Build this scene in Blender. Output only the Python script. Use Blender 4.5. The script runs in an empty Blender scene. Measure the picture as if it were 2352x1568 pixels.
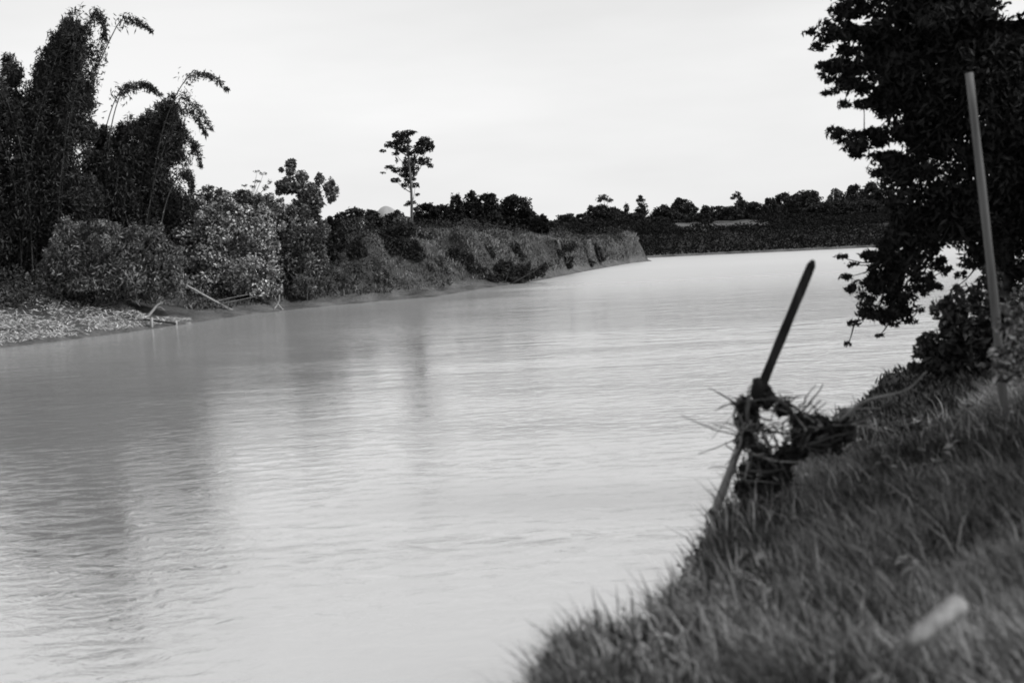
import bpy, math
import numpy as np
from mathutils import Vector, Matrix

# ------------------------------------------------------------------ camera
FPX = 2839.0                       # focal length in pixels of a 2352 x 1568 picture
W0, H0 = 2352.0, 1568.0
EYE = np.array([0.0, 0.0, 4.6])    # water is z = 0
PITCH = math.atan(266.0 / FPX)     # horizon lies above the middle of the picture
ROLL = math.radians(2.9)           # the camera is held slightly clockwise

sc = bpy.context.scene
fw = np.array([0, math.cos(PITCH), -math.sin(PITCH)])
rt0 = np.array([1.0, 0, 0])
up0 = np.cross(rt0, fw)
RT = rt0 * math.cos(ROLL) - up0 * math.sin(ROLL)
UP = up0 * math.cos(ROLL) + rt0 * math.sin(ROLL)
cam_d = bpy.data.cameras.new("camera")
cam = bpy.data.objects.new("camera", cam_d)
sc.collection.objects.link(cam)
cam.matrix_world = Matrix(((RT[0], UP[0], -fw[0], EYE[0]), (RT[1], UP[1], -fw[1], EYE[1]),
                           (RT[2], UP[2], -fw[2], EYE[2]), (0, 0, 0, 1)))
cam_d.sensor_width = 36.0
cam_d.lens = 36.0 * FPX / W0
cam_d.clip_end = 8000.0
cam_d.dof.use_dof = True
cam_d.dof.focus_distance = 62.0
cam_d.dof.aperture_fstop = 1.5
sc.camera = cam

# ------------------------------------------------------------------ sky, sun, exposure
SUN_TO = Vector((0.80, -0.22, 0.80)).normalized()
sun_el = math.asin(SUN_TO.z)
sun_az = math.atan2(SUN_TO.x, SUN_TO.y)
world = bpy.data.worlds.new("World")
sc.world = world
world.use_nodes = True
wn, wl = world.node_tree.nodes, world.node_tree.links
wn.clear()
w_out = wn.new("ShaderNodeOutputWorld")
w_bg = wn.new("ShaderNodeBackground")
w_bg.inputs["Strength"].default_value = 0.10
sky = wn.new("ShaderNodeTexSky")
sky.sky_type = 'NISHITA'
sky.sun_disc = False
sky.sun_elevation = sun_el
sky.sun_rotation = sun_az
bw = wn.new("ShaderNodeRGBToBW")           # black-and-white film
tc = wn.new("ShaderNodeTexCoord")
mp = wn.new("ShaderNodeMapping")
mp.inputs["Scale"].default_value = (1.0, 1.0, 4.5)
mp.inputs["Rotation"].default_value = (0.0, 0.12, 0.0)
nz = wn.new("ShaderNodeTexNoise")
nz.inputs["Scale"].default_value = 1.7
nz.inputs["Detail"].default_value = 5.0
nz.inputs["Roughness"].default_value = 0.5
mr = wn.new("ShaderNodeMapRange")
mr.inputs["From Min"].default_value = 0.3
mr.inputs["From Max"].default_value = 0.7
mr.inputs["To Min"].default_value = 2.75
mr.inputs["To Max"].default_value = 3.65
mx = wn.new("ShaderNodeMix")               # thin high cloud over the clear sky
mx.data_type = 'FLOAT'
mx.inputs[0].default_value = 0.9
wl.new(sky.outputs["Color"], bw.inputs["Color"])
wl.new(tc.outputs["Generated"], mp.inputs["Vector"])
wl.new(mp.outputs["Vector"], nz.inputs["Vector"])
wl.new(nz.outputs["Fac"], mr.inputs["Value"])
wl.new(bw.outputs["Val"], mx.inputs[2])
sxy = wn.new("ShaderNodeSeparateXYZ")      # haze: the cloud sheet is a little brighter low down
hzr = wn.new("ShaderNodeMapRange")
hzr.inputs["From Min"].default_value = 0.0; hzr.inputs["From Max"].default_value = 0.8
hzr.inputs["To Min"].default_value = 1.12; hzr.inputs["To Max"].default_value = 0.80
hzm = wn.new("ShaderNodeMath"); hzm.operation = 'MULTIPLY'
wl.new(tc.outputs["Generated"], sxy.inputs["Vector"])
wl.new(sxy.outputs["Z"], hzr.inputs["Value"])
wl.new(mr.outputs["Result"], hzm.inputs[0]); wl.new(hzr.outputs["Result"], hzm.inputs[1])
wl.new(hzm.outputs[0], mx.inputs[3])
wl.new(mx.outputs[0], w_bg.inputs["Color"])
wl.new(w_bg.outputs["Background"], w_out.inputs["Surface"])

sun_d = bpy.data.lights.new("sun", 'SUN')
sun_d.energy = 1.5
sun_d.angle = math.radians(10.0)
sun_d.color = (1.0, 1.0, 1.0)              # black-and-white film
sun = bpy.data.objects.new("sun", sun_d)
sun.rotation_euler = (-SUN_TO).to_track_quat('-Z', 'Y').to_euler()
sun.location = (30, 0, 60)
sc.collection.objects.link(sun)

sc.view_settings.view_transform = 'Standard'
sc.view_settings.look = 'None'
sc.view_settings.gamma = 1.0
sc.view_settings.exposure = 1.24
sc.view_settings.use_curve_mapping = False
sc.render.filter_size = 1.8                # soft old lens
sc.cycles.filter_width = 1.8
sc.cycles.use_denoising = True
sc.cycles.max_bounces = 8
sc.cycles.diffuse_bounces = 3
sc.cycles.sample_clamp_indirect = 6.0

# ------------------------------------------------------------------ helpers
C = sc.collection

def ray(px, py):
    v = fw * FPX + RT * (px - W0 / 2) - UP * (py - H0 / 2)
    return v

def pix(px, py, y):
    """World point seen at picture point (px, py) that lies at distance y up the river."""
    v = ray(px, py)
    return EYE + v * (y / v[1])

def onz(px, py, z):
    v = ray(px, py)
    return EYE + v * ((z - EYE[2]) / v[2])

def tag(o, label=None, cat=None, group=None, kind=None):
    if label: o["label"] = label
    if cat: o["category"] = cat
    if group: o["group"] = group
    if kind: o["kind"] = kind
    return o

def empty(name, loc):
    o = bpy.data.objects.new(name, None)
    o.location = [float(v) for v in loc]
    C.objects.link(o)
    return o

def mesh_obj(name, V, F, mat, parent=None, tint=None, smooth=False, kind=None):
    """V (n,3) in world space, F (m,3|4) int array or list of such arrays."""
    V = np.asarray(V, dtype=np.float64)
    if parent is not None:
        V = V - np.array(parent.location)[None, :]
        if parent.parent is not None:
            V = V - np.array(parent.parent.location)[None, :]
    Fs = F if isinstance(F, list) else [F]
    Fs = [np.asarray(f, dtype=np.int32) for f in Fs if len(f)]
    me = bpy.data.meshes.new(name)
    nv = len(V)
    nl = sum(f.size for f in Fs)
    nf = sum(len(f) for f in Fs)
    me.vertices.add(nv)
    me.vertices.foreach_set("co", V.astype(np.float32).ravel())
    me.loops.add(nl)
    me.loops.foreach_set("vertex_index", np.concatenate([f.ravel() for f in Fs]))
    me.polygons.add(nf)
    tot = np.concatenate([np.full(len(f), f.shape[1], np.int32) for f in Fs])
    st = np.concatenate([[0], np.cumsum(tot)[:-1]]).astype(np.int32)
    me.polygons.foreach_set("loop_start", st)
    me.polygons.foreach_set("loop_total", tot)
    me.polygons.foreach_set("use_smooth", np.full(nf, smooth))
    me.update(calc_edges=True)
    if tint is not None:
        a = me.attributes.new("tint", 'FLOAT', 'POINT')
        a.data.foreach_set("value", np.asarray(tint, np.float32))
    me.materials.append(mat)
    o = bpy.data.objects.new(name, me)
    if parent is not None:
        o.parent = parent
    C.objects.link(o)
    if kind: o["kind"] = kind
    return o

def lattice(ix, iy, seed):
    n = (ix.astype(np.int64) * 374761393 + iy.astype(np.int64) * 668265263 + seed * 1274126177) & 0xffffffff
    n = ((n ^ (n >> 13)) * 1274126177) & 0xffffffff
    n = n ^ (n >> 16)
    return (n & 0xffff) / 65535.0

def noise2(x, y, seed=0):
    x = np.asarray(x, float); y = np.asarray(y, float)
    ix = np.floor(x); iy = np.floor(y)
    fx = x - ix; fy = y - iy
    fx = fx * fx * (3 - 2 * fx); fy = fy * fy * (3 - 2 * fy)
    a = lattice(ix, iy, seed); b = lattice(ix + 1, iy, seed)
    c = lattice(ix, iy + 1, seed); d = lattice(ix + 1, iy + 1, seed)
    return (a * (1 - fx) + b * fx) * (1 - fy) + (c * (1 - fx) + d * fx) * fy - 0.5

def fbm(x, y, seed=0, octs=4):
    r = 0; amp = 1.0
    for k in range(octs):
        r = r + amp * noise2(x, y, seed + k * 17)
        x = x * 2.03 + 3.1; y = y * 2.03 + 7.7; amp *= 0.5
    return r

def sstep(a, b, x):
    t = np.clip((x - a) / (b - a), 0, 1)
    return t * t * (3 - 2 * t)

# ------------------------------------------------------------------ materials (all neutral: the photograph is black and white)
def new_mat(name):
    m = bpy.data.materials.new(name)
    m.use_nodes = True
    nt = m.node_tree
    return m, nt.nodes, nt.links, nt.nodes["Principled BSDF"]

def noise_mat(name, lo, hi, scale, rough=0.85, detail=5, bump=0.0, stretch=(1, 1, 1), spec=0.2):
    m, n, l, p = new_mat(name)
    t = n.new("ShaderNodeTexCoord"); mpp = n.new("ShaderNodeMapping")
    mpp.inputs["Scale"].default_value = stretch
    q = n.new("ShaderNodeTexNoise"); q.inputs["Scale"].default_value = scale
    q.inputs["Detail"].default_value = detail; q.inputs["Roughness"].default_value = 0.62
    r = n.new("ShaderNodeValToRGB")
    r.color_ramp.elements[0].position = 0.32; r.color_ramp.elements[0].color = (lo, lo, lo, 1)
    r.color_ramp.elements[1].position = 0.68; r.color_ramp.elements[1].color = (hi, hi, hi, 1)
    l.new(t.outputs["Object"], mpp.inputs["Vector"]); l.new(mpp.outputs["Vector"], q.inputs["Vector"])
    l.new(q.outputs["Fac"], r.inputs["Fac"]); l.new(r.outputs["Color"], p.inputs["Base Color"])
    p.inputs["Roughness"].default_value = rough
    p.inputs["Specular IOR Level"].default_value = spec
    if bump:
        b = n.new("ShaderNodeBump"); b.inputs["Strength"].default_value = bump
        b.inputs["Distance"].default_value = 0.02
        l.new(q.outputs["Fac"], b.inputs["Height"]); l.new(b.outputs["Normal"], p.inputs["Normal"])
    return m

def leaf_mat(name, lo, hi, rough=0.5, spec=0.25):
    """Leaf colour varies from leaf to leaf (a random number kept on each leaf)."""
    m, n, l, p = new_mat(name)
    a = n.new("ShaderNodeAttribute"); a.attribute_name = "tint"
    r = n.new("ShaderNodeMapRange")
    r.inputs["To Min"].default_value = lo; r.inputs["To Max"].default_value = hi
    l.new(a.outputs["Fac"], r.inputs["Value"])
    l.new(r.outputs["Result"], p.inputs["Base Color"])
    p.inputs["Roughness"].default_value = rough
    p.inputs["Specular IOR Level"].default_value = spec
    return m

M_LEAF_DARK = leaf_mat("leaf_dark", 0.018, 0.045, 0.6, 0.12)
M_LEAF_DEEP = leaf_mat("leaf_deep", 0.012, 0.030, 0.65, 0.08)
M_LEAF_MID = leaf_mat("leaf_mid", 0.025, 0.24, 0.5, 0.25)
M_LEAF_PALE = leaf_mat("leaf_pale", 0.02, 0.60, 0.42, 0.45)
M_LEAF_FAR = leaf_mat("leaf_far", 0.012, 0.018, 0.8, 0.05)
M_LEAF_SCRUB = leaf_mat("leaf_scrub", 0.02, 0.06, 0.65, 0.1)
M_LEAF_STREAK = leaf_mat("leaf_streak", 0.015, 0.60, 0.5, 0.3)
M_BAMBOO = leaf_mat("bamboo_leaf", 0.012, 0.040, 0.5, 0.2)
M_GRASS = leaf_mat("grass_blade", 0.03, 0.33, 0.55, 0.25)
M_BANKGRASS = leaf_mat("bank_grass", 0.04, 0.26, 0.7, 0.1)
M_DRY = leaf_mat("dry_litter", 0.26, 0.66, 0.8, 0.1)
M_BARK = noise_mat("bark", 0.05, 0.12, 6.0, 0.9, 6, 0.4, (1, 1, 0.25))
M_BARK_PALE = noise_mat("bark_pale", 0.06, 0.13, 4.0, 0.85, 6, 0.3, (1, 1, 0.25))
M_CULM = noise_mat("bamboo_culm", 0.03, 0.07, 3.0, 0.5, 4, 0.0, (1, 1, 0.3))
M_DRIFT = noise_mat("driftwood", 0.15, 0.32, 5.0, 0.8, 5, 0.3, (1, 1, 0.3))
M_POLE = noise_mat("dark_pole", 0.006, 0.022, 9.0, 0.9, 6, 0.8, (1, 1, 0.15), 0.05)  # near-black tone: upper shaft, prop, knot and crossbar
M_POLE_PALE = noise_mat("pale_pole", 0.10, 0.24, 9.0, 0.85, 6, 0.5, (1, 1, 0.15))  # pale grey tone of the pole's lower shaft
M_POST = noise_mat("grey_post", 0.08, 0.15, 7.0, 0.85, 6, 0.5, (1, 1, 0.12))
M_CUTWOOD = noise_mat("cut_wood", 0.12, 0.30, 26.0, 0.85, 6, 0.8, (1, 1, 0.3))
M_TWIG = noise_mat("twig", 0.02, 0.07, 8.0, 0.9, 4, 0.3)
M_TWIG_PALE = noise_mat("twig_pale", 0.10, 0.22, 8.0, 0.9, 4, 0.3)
M_HILL = noise_mat("hill", 0.26, 0.32, 0.02, 1.0, 4)  # distance haze is painted into this pale tone
M_SAND = noise_mat("sand_strip", 0.06, 0.12, 0.5, 0.95, 5)

# ground: soil, mud near the water, sandy patches
def ground_material():
    m, n, l, p = new_mat("soil")
    t = n.new("ShaderNodeTexCoord")
    g = n.new("ShaderNodeNewGeometry")
    sx = n.new("ShaderNodeSeparateXYZ"); l.new(g.outputs["Position"], sx.inputs["Vector"])
    q = n.new("ShaderNodeTexNoise"); q.inputs["Scale"].default_value = 0.55
    q.inputs["Detail"].default_value = 9; q.inputs["Roughness"].default_value = 0.65
    l.new(g.outputs["Position"], q.inputs["Vector"])
    q2 = n.new("ShaderNodeTexNoise"); q2.inputs["Scale"].default_value = 6.0
    q2.inputs["Detail"].default_value = 8; q2.inputs["Roughness"].default_value = 0.7
    l.new(g.outputs["Position"], q2.inputs["Vector"])
    r = n.new("ShaderNodeValToRGB")
    e = r.color_ramp.elements
    e[0].position = 0.30; e[0].color = (0.025, 0.025, 0.025, 1)
    e[1].position = 0.70; e[1].color = (0.11, 0.11, 0.11, 1)
    l.new(q.outputs["Fac"], r.inputs["Fac"])
    mud = n.new("ShaderNodeMapRange")           # wet mud low on the banks
    mud.inputs["From Min"].default_value = 0.15; mud.inputs["From Max"].default_value = 1.0
    mud.inputs["To Min"].default_value = 1.9; mud.inputs["To Max"].default_value = 1.0
    l.new(sx.outputs["Z"], mud.inputs["Value"])
    mm = n.new("ShaderNodeMix"); mm.data_type = 'RGBA'; mm.blend_type = 'MULTIPLY'
    mm.inputs[0].default_value = 1.0
    l.new(r.outputs["Color"], mm.inputs[6]); l.new(mud.outputs["Result"], mm.inputs[7])
    fine = n.new("ShaderNodeMapRange")
    fine.inputs["From Min"].default_value = 0.3; fine.inputs["From Max"].default_value = 0.7
    fine.inputs["To Min"].default_value = 0.6; fine.inputs["To Max"].default_value = 1.3
    l.new(q2.outputs["Fac"], fine.inputs["Value"])
    m2 = n.new("ShaderNodeMix"); m2.data_type = 'RGBA'; m2.blend_type = 'MULTIPLY'
    m2.inputs[0].default_value = 1.0
    l.new(mm.outputs[2], m2.inputs[6]); l.new(fine.outputs["Result"], m2.inputs[7])
    l.new(m2.outputs[2], p.inputs["Base Color"])
    b = n.new("ShaderNodeBump"); b.inputs["Strength"].default_value = 1.0
    b.inputs["Distance"].default_value = 0.25
    l.new(q2.outputs["Fac"], b.inputs["Height"]); l.new(b.outputs["Normal"], p.inputs["Normal"])
    p.inputs["Roughness"].default_value = 0.9
    p.inputs["Specular IOR Level"].default_value = 0.15
    return m

def water_material():
    m, n, l, p = new_mat("river_water")
    g = n.new("ShaderNodeNewGeometry")
    def layer(scale, stretch, rot, detail, rough=0.55, dist=0.0):
        mpp = n.new("ShaderNodeMapping"); mpp.inputs["Scale"].default_value = stretch
        mpp.inputs["Rotation"].default_value = (0, 0, rot)
        q = n.new("ShaderNodeTexNoise"); q.inputs["Scale"].default_value = scale
        q.inputs["Detail"].default_value = detail; q.inputs["Roughness"].default_value = rough
        q.inputs["Distortion"].default_value = dist
        l.new(g.outputs["Position"], mpp.inputs["Vector"]); l.new(mpp.outputs["Vector"], q.inputs["Vector"])
        return q.outputs["Fac"]
    flow = -0.95                                   # the current runs up to the right
    ripple = layer(2.8, (0.7, 1.0, 1.0), -0.25, 5.0, 0.62, 1.2)
    swell = layer(0.7, (0.45, 1.0, 1.0), -0.18, 2.0, 0.5, 0.6)
    streak = layer(0.16, (0.16, 1.0, 1.0), flow + 0.75, 4.0, 0.6, 0.5)
    broad = layer(0.045, (0.6, 1.0, 1.0), 0.4, 2.0)
    # ripples come and go in patches and in bands along the current
    amp = n.new("ShaderNodeMapRange"); amp.inputs["From Min"].default_value = 0.36
    amp.inputs["From Max"].default_value = 0.64; amp.inputs["To Min"].default_value = 0.25
    amp.inputs["To Max"].default_value = 1.25
    add = n.new("ShaderNodeMath"); add.operation = 'ADD'
    h1 = n.new("ShaderNodeMath"); h1.operation = 'MULTIPLY'; h1.inputs[1].default_value = 0.5
    h2 = n.new("ShaderNodeMath"); h2.operation = 'MULTIPLY'; h2.inputs[1].default_value = 0.5
    l.new(streak, h1.inputs[0]); l.new(broad, h2.inputs[0])
    l.new(h1.outputs[0], add.inputs[0]); l.new(h2.outputs[0], add.inputs[1])
    l.new(add.outputs[0], amp.inputs["Value"])
    sp = n.new("ShaderNodeSeparateXYZ"); l.new(g.outputs["Position"], sp.inputs["Vector"])
    wob = n.new("ShaderNodeMath"); wob.operation = 'MULTIPLY_ADD'
    wob.inputs[1].default_value = 14.0
    l.new(streak, wob.inputs[0]); l.new(sp.outputs["X"], wob.inputs[2])
    lee = n.new("ShaderNodeMapRange"); lee.interpolation_type = 'SMOOTHSTEP'
    lee.inputs["From Min"].default_value = 3.0; lee.inputs["From Max"].default_value = 13.0
    lee.inputs["To Min"].default_value = 0.45; lee.inputs["To Max"].default_value = 1.0
    l.new(wob.outputs[0], lee.inputs["Value"])
    reach = n.new("ShaderNodeMapRange")          # livelier water in the far reach of the bend
    reach.inputs["From Min"].default_value = 55.0; reach.inputs["From Max"].default_value = 130.0
    reach.inputs["To Min"].default_value = 1.0; reach.inputs["To Max"].default_value = 2.0
    l.new(sp.outputs["Y"], reach.inputs["Value"])
    lee2 = n.new("ShaderNodeMath"); lee2.operation = 'MULTIPLY'
    l.new(lee.outputs["Result"], lee2.inputs[0]); l.new(reach.outputs["Result"], lee2.inputs[1])
    am2 = n.new("ShaderNodeMath"); am2.operation = 'MULTIPLY'
    l.new(amp.outputs["Result"], am2.inputs[0]); l.new(lee2.outputs[0], am2.inputs[1])
    mul = n.new("ShaderNodeMath"); mul.operation = 'MULTIPLY'
    l.new(ripple, mul.inputs[0]); l.new(am2.outputs[0], mul.inputs[1])
    swl = n.new("ShaderNodeMath"); swl.operation = 'MULTIPLY'
    l.new(swell, swl.inputs[0]); l.new(lee2.outputs[0], swl.inputs[1])
    swell = swl.outputs[0]
    b1 = n.new("ShaderNodeBump"); b1.inputs["Strength"].default_value = 1.0
    b1.inputs["Distance"].default_value = 0.04
    l.new(mul.outputs[0], b1.inputs["Height"])
    b2 = n.new("ShaderNodeBump"); b2.inputs["Strength"].default_value = 1.0
    b2.inputs["Distance"].default_value = 0.045
    l.new(swell, b2.inputs["Height"]); l.new(b1.outputs["Normal"], b2.inputs["Normal"])
    l.new(b2.outputs["Normal"], p.inputs["Normal"])
    # silt drifts in the muddy water
    r = n.new("ShaderNodeMapRange"); r.inputs["From Min"].default_value = 0.35
    r.inputs["From Max"].default_value = 0.65; r.inputs["To Min"].default_value = 0.30
    r.inputs["To Max"].default_value = 0.37
    l.new(broad, r.inputs["Value"]); l.new(r.outputs["Result"], p.inputs["Base Color"])
    rr1 = n.new("ShaderNodeMapRange")            # ripples too small to see from here blur the far reach
    rr1.inputs["From Min"].default_value = 60.0; rr1.inputs["From Max"].default_value = 115.0
    rr1.inputs["To Min"].default_value = 0.0; rr1.inputs["To Max"].default_value = 0.42
    l.new(sp.outputs["Y"], rr1.inputs["Value"])
    rr2 = n.new("ShaderNodeMath"); rr2.operation = 'MULTIPLY_ADD'
    rr2.inputs[2].default_value = 0.04
    l.new(rr1.outputs["Result"], rr2.inputs[0]); l.new(lee.outputs["Result"], rr2.inputs[1])
    l.new(rr2.outputs[0], p.inputs["Roughness"])
    p.inputs["IOR"].default_value = 9.0
    p.inputs["Specular IOR Level"].default_value = 0.5
    return m

M_SOIL = ground_material()
M_WATER = water_material()

# ------------------------------------------------------------------ terrain
# waterline of the far (left) side, read off as points on the water plane
left_line = [(-60, -60), (-52, 10), (-36, 42)]
for a, b in [(0, 800), (180, 778), (340, 757), (420, 745), (560, 724), (700, 708), (850, 694), (1000, 682),
             (1100, 664), (1230, 646), (1350, 622), (1450, 604)]:
    q = onz(a, b, 0.0); left_line.append((q[0], q[1]))
tip = left_line[-1]
left_line += [(tip[0] + 2.6, tip[1] + 3.0), (tip[0] + 2.0, tip[1] + 9)]
for a, b in [(1478, 593), (1600, 587), (1760, 580), (1990, 569), (2200, 560)]:
    q = onz(a, b, 0.0); left_line.append((q[0], q[1]))
far0 = len(left_line) - 5
left_line += [(120, 165), (400, 200), (2500, 260)]
# crest of the near (right) bank, where the camera stands
crest = [(-5.0, -60), (-2.4, -6), (-1.6, 0), (-0.7, 3.5), (-0.05, 5.2), (0.25, 5.8), (0.78, 7.0), (1.55, 9.0),
         (2.65, 11.6), (6.1, 18.2), (9.2, 24.0), (13.5, 31), (20, 38), (35, 46), (70, 56), (400, 90), (2500, 120)]
left_line = np.array(left_line, float); crest = np.array(crest, float)

def poly_dist(P, line):
    d = np.full(len(P), 1e9); 
    for a, b in zip(line[:-1], line[1:]):
        ab = b - a
        t = np.clip(((P - a) @ ab) / (ab @ ab), 0, 1)
        q = a + t[:, None] * ab
        d = np.minimum(d, np.hypot(P[:, 0] - q[:, 0], P[:, 1] - q[:, 1]))
    return d

def inside(P, poly):
    r = np.zeros(len(P), bool)
    x, y = P[:, 0], P[:, 1]
    n = len(poly)
    for i in range(n):
        a = poly[i]; b = poly[(i + 1) % n]
        c = (a[1] > y) != (b[1] > y)
        with np.errstate(divide='ignore', invalid='ignore'):
            xi = (b[0] - a[0]) * (y - a[1]) / (b[1] - a[1]) + a[0]
        r ^= c & (x < xi)
    return r

L_poly = np.vstack([left_line, [(2500, 9000), (-9000, 9000), (-9000, -60)]])
R_poly = np.vstack([crest, [(2500, -60)]])

def height(x, y):
    P = np.stack([np.asarray(x, float), np.asarray(y, float)], 1)
    x, y = P[:, 0], P[:, 1]
    out = np.full(len(P), -1.6)
    # left and far land
    dl = poly_dist(P, left_line)
    sl = np.where(inside(P, L_poly), dl, -dl)
    sl = sl + 0.9 * fbm(x * 0.22, y * 0.22, 5, 3) * sstep(0.0, 3.0, np.abs(sl))
    # bank height and shape along the river
    cut = sstep(-22, -12, x) * (1 - sstep(0, 3.0, y - 141))        # the eroded cut bank
    far = sstep(138, 143, y)
    top = 3.3 + 1.0 * cut - 1.5 * cut * sstep(-6, 10, x)
    top = top * (1 - far) + 2.6 * far
    toe_w = 7.5 - 4.0 * cut - 3.0 * cut * sstep(-9, 6, x)
    toe_h = 1.9 - 1.25 * cut - 0.45 * cut * sstep(-9, 6, x)
    scarp_w = 9.0 - 5.6 * cut - 2.4 * cut * sstep(-9, 6, x)
    toe_w = toe_w * (1 - far) + 2.0 * far
    toe_h = toe_h * (1 - far) + 0.6 * far
    scarp_w = scarp_w * (1 - far) + 6.0 * far
    gully = (1.9 * noise2(x * 0.34 + y * 0.12, y * 0.05, 41) + 1.0 * noise2(x * 0.9 + y * 0.25, y * 0.16, 43)) * cut * (0.5 + 0.5 * sstep(12, -4, x))
    s2 = sl + gully
    hl = np.where(sl < 0, 0.35 * sl,
                  toe_h * np.clip(sl / toe_w, 0, 1) + (top - toe_h) * sstep(toe_w * 0.8, toe_w + scarp_w, s2))
    hl = hl + sstep(2, 8, sl) * 0.35 * fbm(x * 0.35, y * 0.35, 9, 4) + (0.6 - 0.5 * far) * sstep(20, 120, sl) + far * 1.0 * sstep(150, 170, y)
    hl = hl + cut * sstep(0.4, 2.2, sl) * (0.7 * fbm(x * 0.55, y * 0.55, 29, 4) - 0.1)
    # near right land
    dr = poly_dist(P, crest)
    sr = np.where(inside(P, R_poly), dr, -dr)
    sr = sr + 0.35 * fbm(x * 0.8, y * 0.8, 21, 3)
    hr = np.where(sr > 0, 2.36 + 0.42 * sstep(0, 3.5, sr), 2.36 + (0.80 + 1.3 * sstep(26.0, 15.0, y)) * sr - 0.12 * sr * sr * (sr > -2.5) - 0.75 * (sr <= -2.5))
    hr = hr + 0.14 * fbm(x * 0.9, y * 0.9, 31, 4) * sstep(-3, 0, sr)
    out = np.maximum(np.maximum(hl, hr), -1.6)
    return out

def axis(parts):
    v = []
    for a, b, s in parts:
        n = max(1, int(round((b - a) / s)))
        v.extend(list(np.linspace(a, b, n, endpoint=False)))
    return v

xs = axis([(-4000, -400, 450), (-400, -100, 25), (-100, -45, 3), (-45, -4, 0.5), (-4, 14, 0.22), (14, 55, 0.6), (55, 130, 4), (130, 500, 30), (500, 4200, 460)])
ys = axis([(-55, -8, 5), (-8, 2, 0.6), (2, 16, 0.2), (16, 50, 0.45), (50, 160, 0.42), (160, 200, 1.2), (200, 300, 6), (300, 600, 40), (600, 6500, 590)])
GX, GY = np.meshgrid(np.array(xs), np.array(ys))
nxg, nyg = len(xs), len(ys)
GZ = height(GX.ravel(), GY.ravel())
idx = np.arange(nxg * nyg).reshape(nyg, nxg)
F = np.stack([idx[:-1, :-1].ravel(), idx[:-1, 1:].ravel(), idx[1:, 1:].ravel(), idx[1:, :-1].ravel()], 1)
ground = mesh_obj("ground", np.stack([GX.ravel(), GY.ravel(), GZ], 1), F, M_SOIL, smooth=True)
tag(ground, "muddy soil banks and flat land on both sides of the river", "ground", kind="structure")

wv = np.array([(-4000, -55, 0), (4000, -55, 0), (4000, 1500, 0), (-4000, 1500, 0)], float)
river = mesh_obj("river", wv, np.array([[0, 1, 2, 3]]), M_WATER)
tag(river, "broad pale muddy river bending to the right", "river", kind="structure")

def gz(x, y):
    return float(height([x], [y])[0])

# ------------------------------------------------------------------ foliage builders
def rot_frames(rng, n, normal_bias=None, bias=0.0, droop=0.0):
    """Random leaf frames: direction d and surface normal nrm."""
    nrm = rng.normal(size=(n, 3))
    nrm /= np.linalg.norm(nrm, axis=1)[:, None]
    if normal_bias is not None:
        nrm = nrm * (1 - bias) + normal_bias * bias * 1.4
        nrm /= np.linalg.norm(nrm, axis=1)[:, None] + 1e-9
    d = rng.normal(size=(n, 3))
    d[:, 2] -= droop
    d -= (d * nrm).sum(1)[:, None] * nrm
    d /= np.linalg.norm(d, axis=1)[:, None] + 1e-9
    return d, nrm

def leaf_mesh(P, d, nrm, L, Wd, rng, lumpy=None):
    """Folded diamond leaves: 4 vertices, 2 triangles each."""
    n = len(P)
    s = np.cross(nrm, d)
    L = (L * rng.uniform(0.45, 1.4, n))[:, None]
    Wd = (Wd * rng.uniform(0.7, 1.2, n))[:, None]
    base = P - d * L * 0.5
    mid = P + d * L * 0.02 + nrm * Wd * 0.22
    tip = P + d * L * 0.5
    V = np.stack([base, mid + s * Wd * 0.5, tip, mid - s * Wd * 0.5], 1).reshape(-1, 3)
    i = np.arange(n) * 4
    F = np.concatenate([np.stack([i, i + 1, i + 2], 1), np.stack([i, i + 2, i + 3], 1)])
    t = rng.uniform(0, 1, n) ** 1.5
    if lumpy is not None:
        t = np.clip(t * (0.25 + 1.0 * lumpy), 0, 1)
    t = np.repeat(t, 4)
    return V, F, t

def clump_points(rng, c, r, n, lump=0.36, k=None, even=0.35):
    """Points in lumps spread through an ellipsoid, so the outline is uneven."""
    if k is None: k = 16
    u = rng.normal(size=(k, 3)); u /= np.linalg.norm(u, axis=1)[:, None]
    rad = rng.uniform(0.25, 1.0, k) ** 0.5 * 0.86
    cc = u * rad[:, None]
    w = rng.integers(0, k, n)
    v = rng.normal(size=(n, 3)); v /= np.linalg.norm(v, axis=1)[:, None]
    lr = rng.uniform(0.6, 1.25, k) * lump
    v = v * (rng.uniform(0, 1, n) ** 0.42 * lr[w])[:, None]
    q = cc[w] + v
    m = int(n * even)                       # the rest fills the body evenly
    b = rng.normal(size=(m, 3)); b /= np.linalg.norm(b, axis=1)[:, None]
    q[:m] = b * (rng.uniform(0, 1, m) ** 0.4 * 0.88)[:, None]
    clump_points.lumpy = rng.uniform(0, 1, k)[w]
    return np.asarray(c)[None] + q * np.asarray(r)[None], q

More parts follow.
